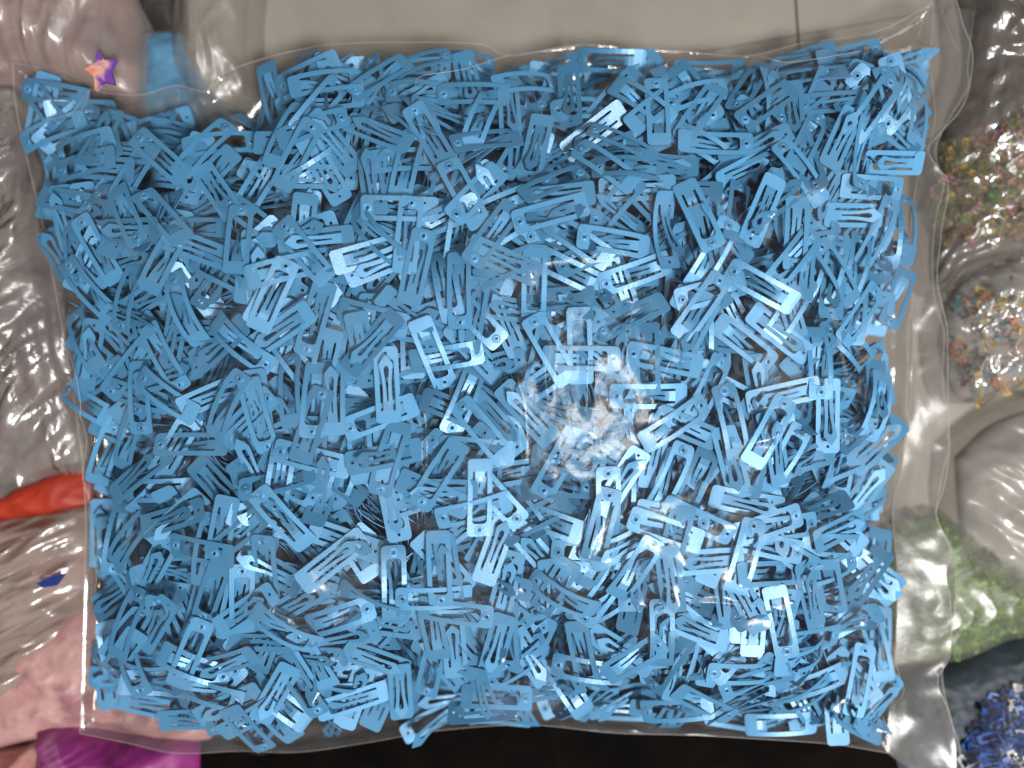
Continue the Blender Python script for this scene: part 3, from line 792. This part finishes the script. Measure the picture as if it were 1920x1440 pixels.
# red item peeping between
b3 = empty('red_pouch'); tag(b3, 'bright red plastic pouch between two crumpled bags at the left', 'pouch')
dome('pouch_skin', [(-120, 945), (20, 915), (70, 890), (170, 870), (200, 930), (170, 960), (40, 975), (-120, 1000)], 0.0, .022, M_RED, b3, 3.0, wr=.002, ws=25)
# lower left bag
b4 = bag_thing('limp_bag', 'limp clear bag over pink goods at lower left with a dark blue scrap')
dome('wrapper', [(-160, 985), (20, 962), (110, 940), (175, 945), (190, 1040), (185, 1120), (150, 1180), (95, 1255), (20, 1330), (-160, 1370)], 0.0, .033, film('limp_film', haze=.45, haze_col=(.50, .42, .36), tint=(.93, .9, .88), rough=.2, sc1=20, amp=.9, sc2=80, ior=1.5, gloss_mul=1.4, stretch=(.6, 1.4, 1), dist=.009), b4, 12.0, wr=.007, ws=28, stretch=(.35, 1.8), ang=24, edge=.006, nr=64, ns=190)
dome('filling', [(-150, 1000), (20, 985), (110, 975), (170, 990), (170, 1100), (80, 1230), (20, 1300), (-150, 1340)], 0.0, .015, mottled('rosy_grey_goods', [(.22, .20, .20), (.46, .30, .27), (.56, .30, .28), (.34, .28, .24)], scale=22, rough=.5, bump=.4), b4, 14.0, wr=.002, ws=30)
v, f = prism([P(x, y, .039) for x, y in reversed([(68, 1094), (98, 1080), (122, 1076), (106, 1098), (80, 1102)])], .0375, .0390)
sc1 = link('blue_scrap', mesh('blue_scrap', v, f), mat=plain('dark_blue_foil', (.02, .04, .22), .4))
tag(sc1, 'small dark blue scrap lying on the limp bag at lower left', 'scrap')
# pink bag under the corner
b5 = bag_thing('rosy_bag', 'pale pink bag under the lower left corner of the clip bag')
dome('skin', [(-140, 1230), (150, 1110), (240, 1110), (330, 1250), (400, 1370), (385, 1400), (300, 1390), (200, 1375), (90, 1385), (40, 1400), (-140, 1420)], 0.0, .025, M_PALEPINK, b5, 17.0, wr=.003, ws=24)
b6 = empty('magenta_bundle'); tag(b6, 'magenta cloth bundle below the lower left corner', 'cloth')
dome('cloth', [(55, 1362), (130, 1348), (220, 1370), (325, 1388), (362, 1430), (345, 1560), (40, 1560), (55, 1440)], 0.0, .040, M_MAGENTA, b6, 21.0, wr=.004, ws=30, stretch=(.6, 1.4), ang=20)
b7 = bag_thing('glossy_pink_packet', 'small glossy pink packet at the bottom left corner', 'packet')
dome('packet_skin', [(-60, 1420), (20, 1412), (58, 1402), (62, 1440), (50, 1520), (-60, 1540)], 0.0, .034, mottled('glossy_pink_foil', [(.45, .16, .15), (.72, .38, .33), (.5, .2, .2)], scale=40, rough=.2, bump=.3), b7, 23.0, wr=.003, ws=40)
# top: shaded gap painted as a near-black mound, blue packet and grey beige bag
b8 = empty('black_gap_fill'); tag(b8, 'black mound filling the dark gap between two bags at the top edge', 'pouch')
dome('pouch_skin', [(240, -120), (340, -120), (345, 20), (330, 72), (285, 62), (258, 40)], 0.0, .020, M_DARK, b8, 31.0, wr=.002, ws=30)
b9 = bag_thing('little_blue_bag', 'small clear bag of sky blue clips behind the top left fold')
dome('wrapper', [(255, 45), (345, 50), (430, 190), (410, 240), (255, 230)], 0.0, .023, F_BLUE, b9, 33.0, wr=.002, ws=30)
dome('filling', [(262, 52), (343, 58), (424, 190), (402, 232), (262, 222)], 0.0, .016, mottled('sky_blue_goods', [(.05, .22, .42), (.07, .33, .60), (.12, .42, .68)], scale=30, rough=.4, bump=.2), b9, 34.0, wr=.002, ws=26)
b10 = bag_thing('grey_beige_bag', 'grey beige half clear bag standing behind the top left fold')
dome('wrapper', [(318, -120), (470, -120), (478, 40), (476, 120), (480, 200), (400, 250), (330, 150), (314, 80)], 0.0, .034, F_GRY, b10, 35.0, wr=.004, ws=18, stretch=(1.5, .5))
dome('filling', [(335, -110), (450, -110), (455, 40), (452, 120), (450, 180), (400, 200), (345, 130)], 0.0, .015, M_GREYBEIGE, b10, 36.0, wr=.003, ws=24)

# right: three bags of mixed clips, one grey bag, green and blue bags
R1 = [(1775, -120), (1870, -140), (2080, -120), (2080, 490), (1900, 500), (1800, 535), (1745, 540), (1740, 380), (1752, 250), (1800, 120)]
heap('mixed_clips', 'tiny gold, olive, yellow and pink clips inside the upper right bag', [(1765, 270), (1860, 240), (1930, 160), (2000, 160), (2000, 440), (1880, 455), (1770, 450), (1752, 380)], 700, 0.004, .016, [P_YEL, P_OLV, P_GOLD, P_BRN, P_OLV, P_PNK, P_GRN, P_GOLD, P_BRN], .22, 7)
b11 = bag_thing('mixed_clip_bag', 'clear bag of tiny mixed colour clips beside the top of the open mouth')
dome('wrapper', R1, 0.0, .035, F_CLR, b11, 41.0, wr=.006, ws=26, edge=.004)
dome('filling', [(1790, -110), (1870, -120), (2060, -110), (2060, 480), (1890, 492), (1800, 522), (1755, 525), (1757, 380), (1780, 230), (1815, 120)], 0.0, .012, M_BROWNISH, b11, 42.0, wr=.003, ws=30)
heap('confetti_clips', 'orange and teal clips in the rounded clear bundle', [(1800, 560), (1900, 520), (1935, 690), (1890, 745), (1830, 752), (1785, 735)], 70, 0.004, .018, [P_YEL, P_ORG, P_CYN, P_WHT, P_BRN], .28, 8)
b12 = bag_thing('rounded_bundle', 'rounded clear bundle with orange and teal specks along its lower edge')
dome('wrapper', [(1770, 560), (1810, 510), (1880, 480), (2060, 470), (2060, 740), (1915, 735), (1860, 756), (1800, 756), (1768, 735), (1755, 650)], 0.0, .034, F_CLR, b12, 45.0, wr=.006, ws=30, edge=.003)
dome('filling', [(1780, 570), (1815, 525), (1885, 490), (2040, 480), (2040, 725), (1910, 720), (1860, 742), (1800, 742), (1770, 650)], 0.0, .012, M_GREYGOODS, b12, 46.0, wr=.003, ws=34)
b13 = bag_thing('grey_bag', 'smooth grey clear bag at the right between bundle and green clips')
dome('wrapper', [(1780, 850), (1860, 780), (1960, 745), (2080, 740), (2080, 1150), (1930, 1130), (1860, 1090), (1810, 1040), (1775, 960)], 0.0, .032, F_GRY, b13, 48.0, wr=.007, ws=24, edge=.004, stretch=(.5, 1.5), ang=-30)
dome('filling', [(1800, 860), (1865, 800), (1960, 765), (2060, 760), (2060, 1130), (1930, 1110), (1865, 1075), (1815, 1020)], 0.0, .012, M_GREYGOODS, b13, 49.0, wr=.003, ws=20)
heap('green_clips', 'mass of green clips in the bag under the open mouth', [(1668, 990), (1760, 960), (1850, 1040), (1985, 1120), (1980, 1190), (1880, 1195), (1800, 1230), (1690, 1220), (1660, 1120)], 500, 0.004, .012, [P_LIM, P_LIM2, P_LIM], .22, 9)
M_GREENMASS = mottled('green_goods', [(.06, .12, .015), (.15, .27, .03), (.27, .42, .06), (.10, .18, .02)], scale=60, rough=.6, bump=.25)
M_BLUEMASS = mottled('royal_blue_goods', [(.01, .03, .15), (.03, .12, .50), (.02, .07, .32), (.35, .40, .6)], scale=60, rough=.45, bump=.6)
b14 = bag_thing('green_clip_bag', 'clear bag of green clips lying under the lower end of the open mouth')
dome('wrapper', [(1655, 1000), (1760, 955), (1860, 1030), (2010, 1110), (2000, 1190), (1900, 1210), (1800, 1250), (1690, 1240), (1650, 1130)], 0.0, .022, F_CLOUD, b14, 51.0, wr=.002, ws=18)
dome('filling', [(1668, 1005), (1760, 968), (1850, 1045), (1990, 1120), (1985, 1185), (1890, 1195), (1800, 1232), (1695, 1225), (1660, 1130)], 0.0, .010, M_GREENMASS, b14, 52.0, wr=.003, ws=40)
b15 = bag_thing('dark_gap_fill', 'dark mound filling the shaded gap between the green and the blue clips', 'gap fill')
dome('skin', [(1690, 1260), (1790, 1240), (1880, 1200), (2060, 1150), (2060, 1290), (1900, 1300), (1830, 1360), (1780, 1480), (1660, 1480), (1660, 1330)], 0.0, .016, mottled('dark_blue_green_gap', [(.012, .018, .022), (.03, .045, .06), (.02, .03, .06)], scale=40, rough=.6, bump=.4), b15, 53.0, wr=.002, ws=30)  # dark colour stands in for the shade of the gap here
heap('royal_blue_clips', 'royal blue and white clips in the lower right corner bag', [(1808, 1400), (1850, 1300), (1940, 1275), (2040, 1280), (2040, 1540), (1780, 1540)], 330, 0.008, .022, [P_ROY, P_ROY, P_NAVY, P_ROY, P_WHT, P_NAVY], .36, 10)
b16 = bag_thing('royal_blue_bag', 'clear bag of royal blue clips in the lower right corner')
dome('wrapper', [(1795, 1410), (1845, 1290), (1940, 1262), (2070, 1270), (2070, 1560), (1760, 1560)], 0.0, .038, F_BLUE, b16, 55.0, wr=.004, ws=36)

dome('filling', [(1815, 1410), (1855, 1310), (1940, 1285), (2050, 1290), (2050, 1540), (1790, 1540)], 0.0, .018, M_BLUEMASS, b16, 56.0, wr=.003, ws=40)

# black cloth below the bag
b17 = empty('black_cloth'); tag(b17, 'black cloth lying under the lower edge of the clip bag', 'cloth')
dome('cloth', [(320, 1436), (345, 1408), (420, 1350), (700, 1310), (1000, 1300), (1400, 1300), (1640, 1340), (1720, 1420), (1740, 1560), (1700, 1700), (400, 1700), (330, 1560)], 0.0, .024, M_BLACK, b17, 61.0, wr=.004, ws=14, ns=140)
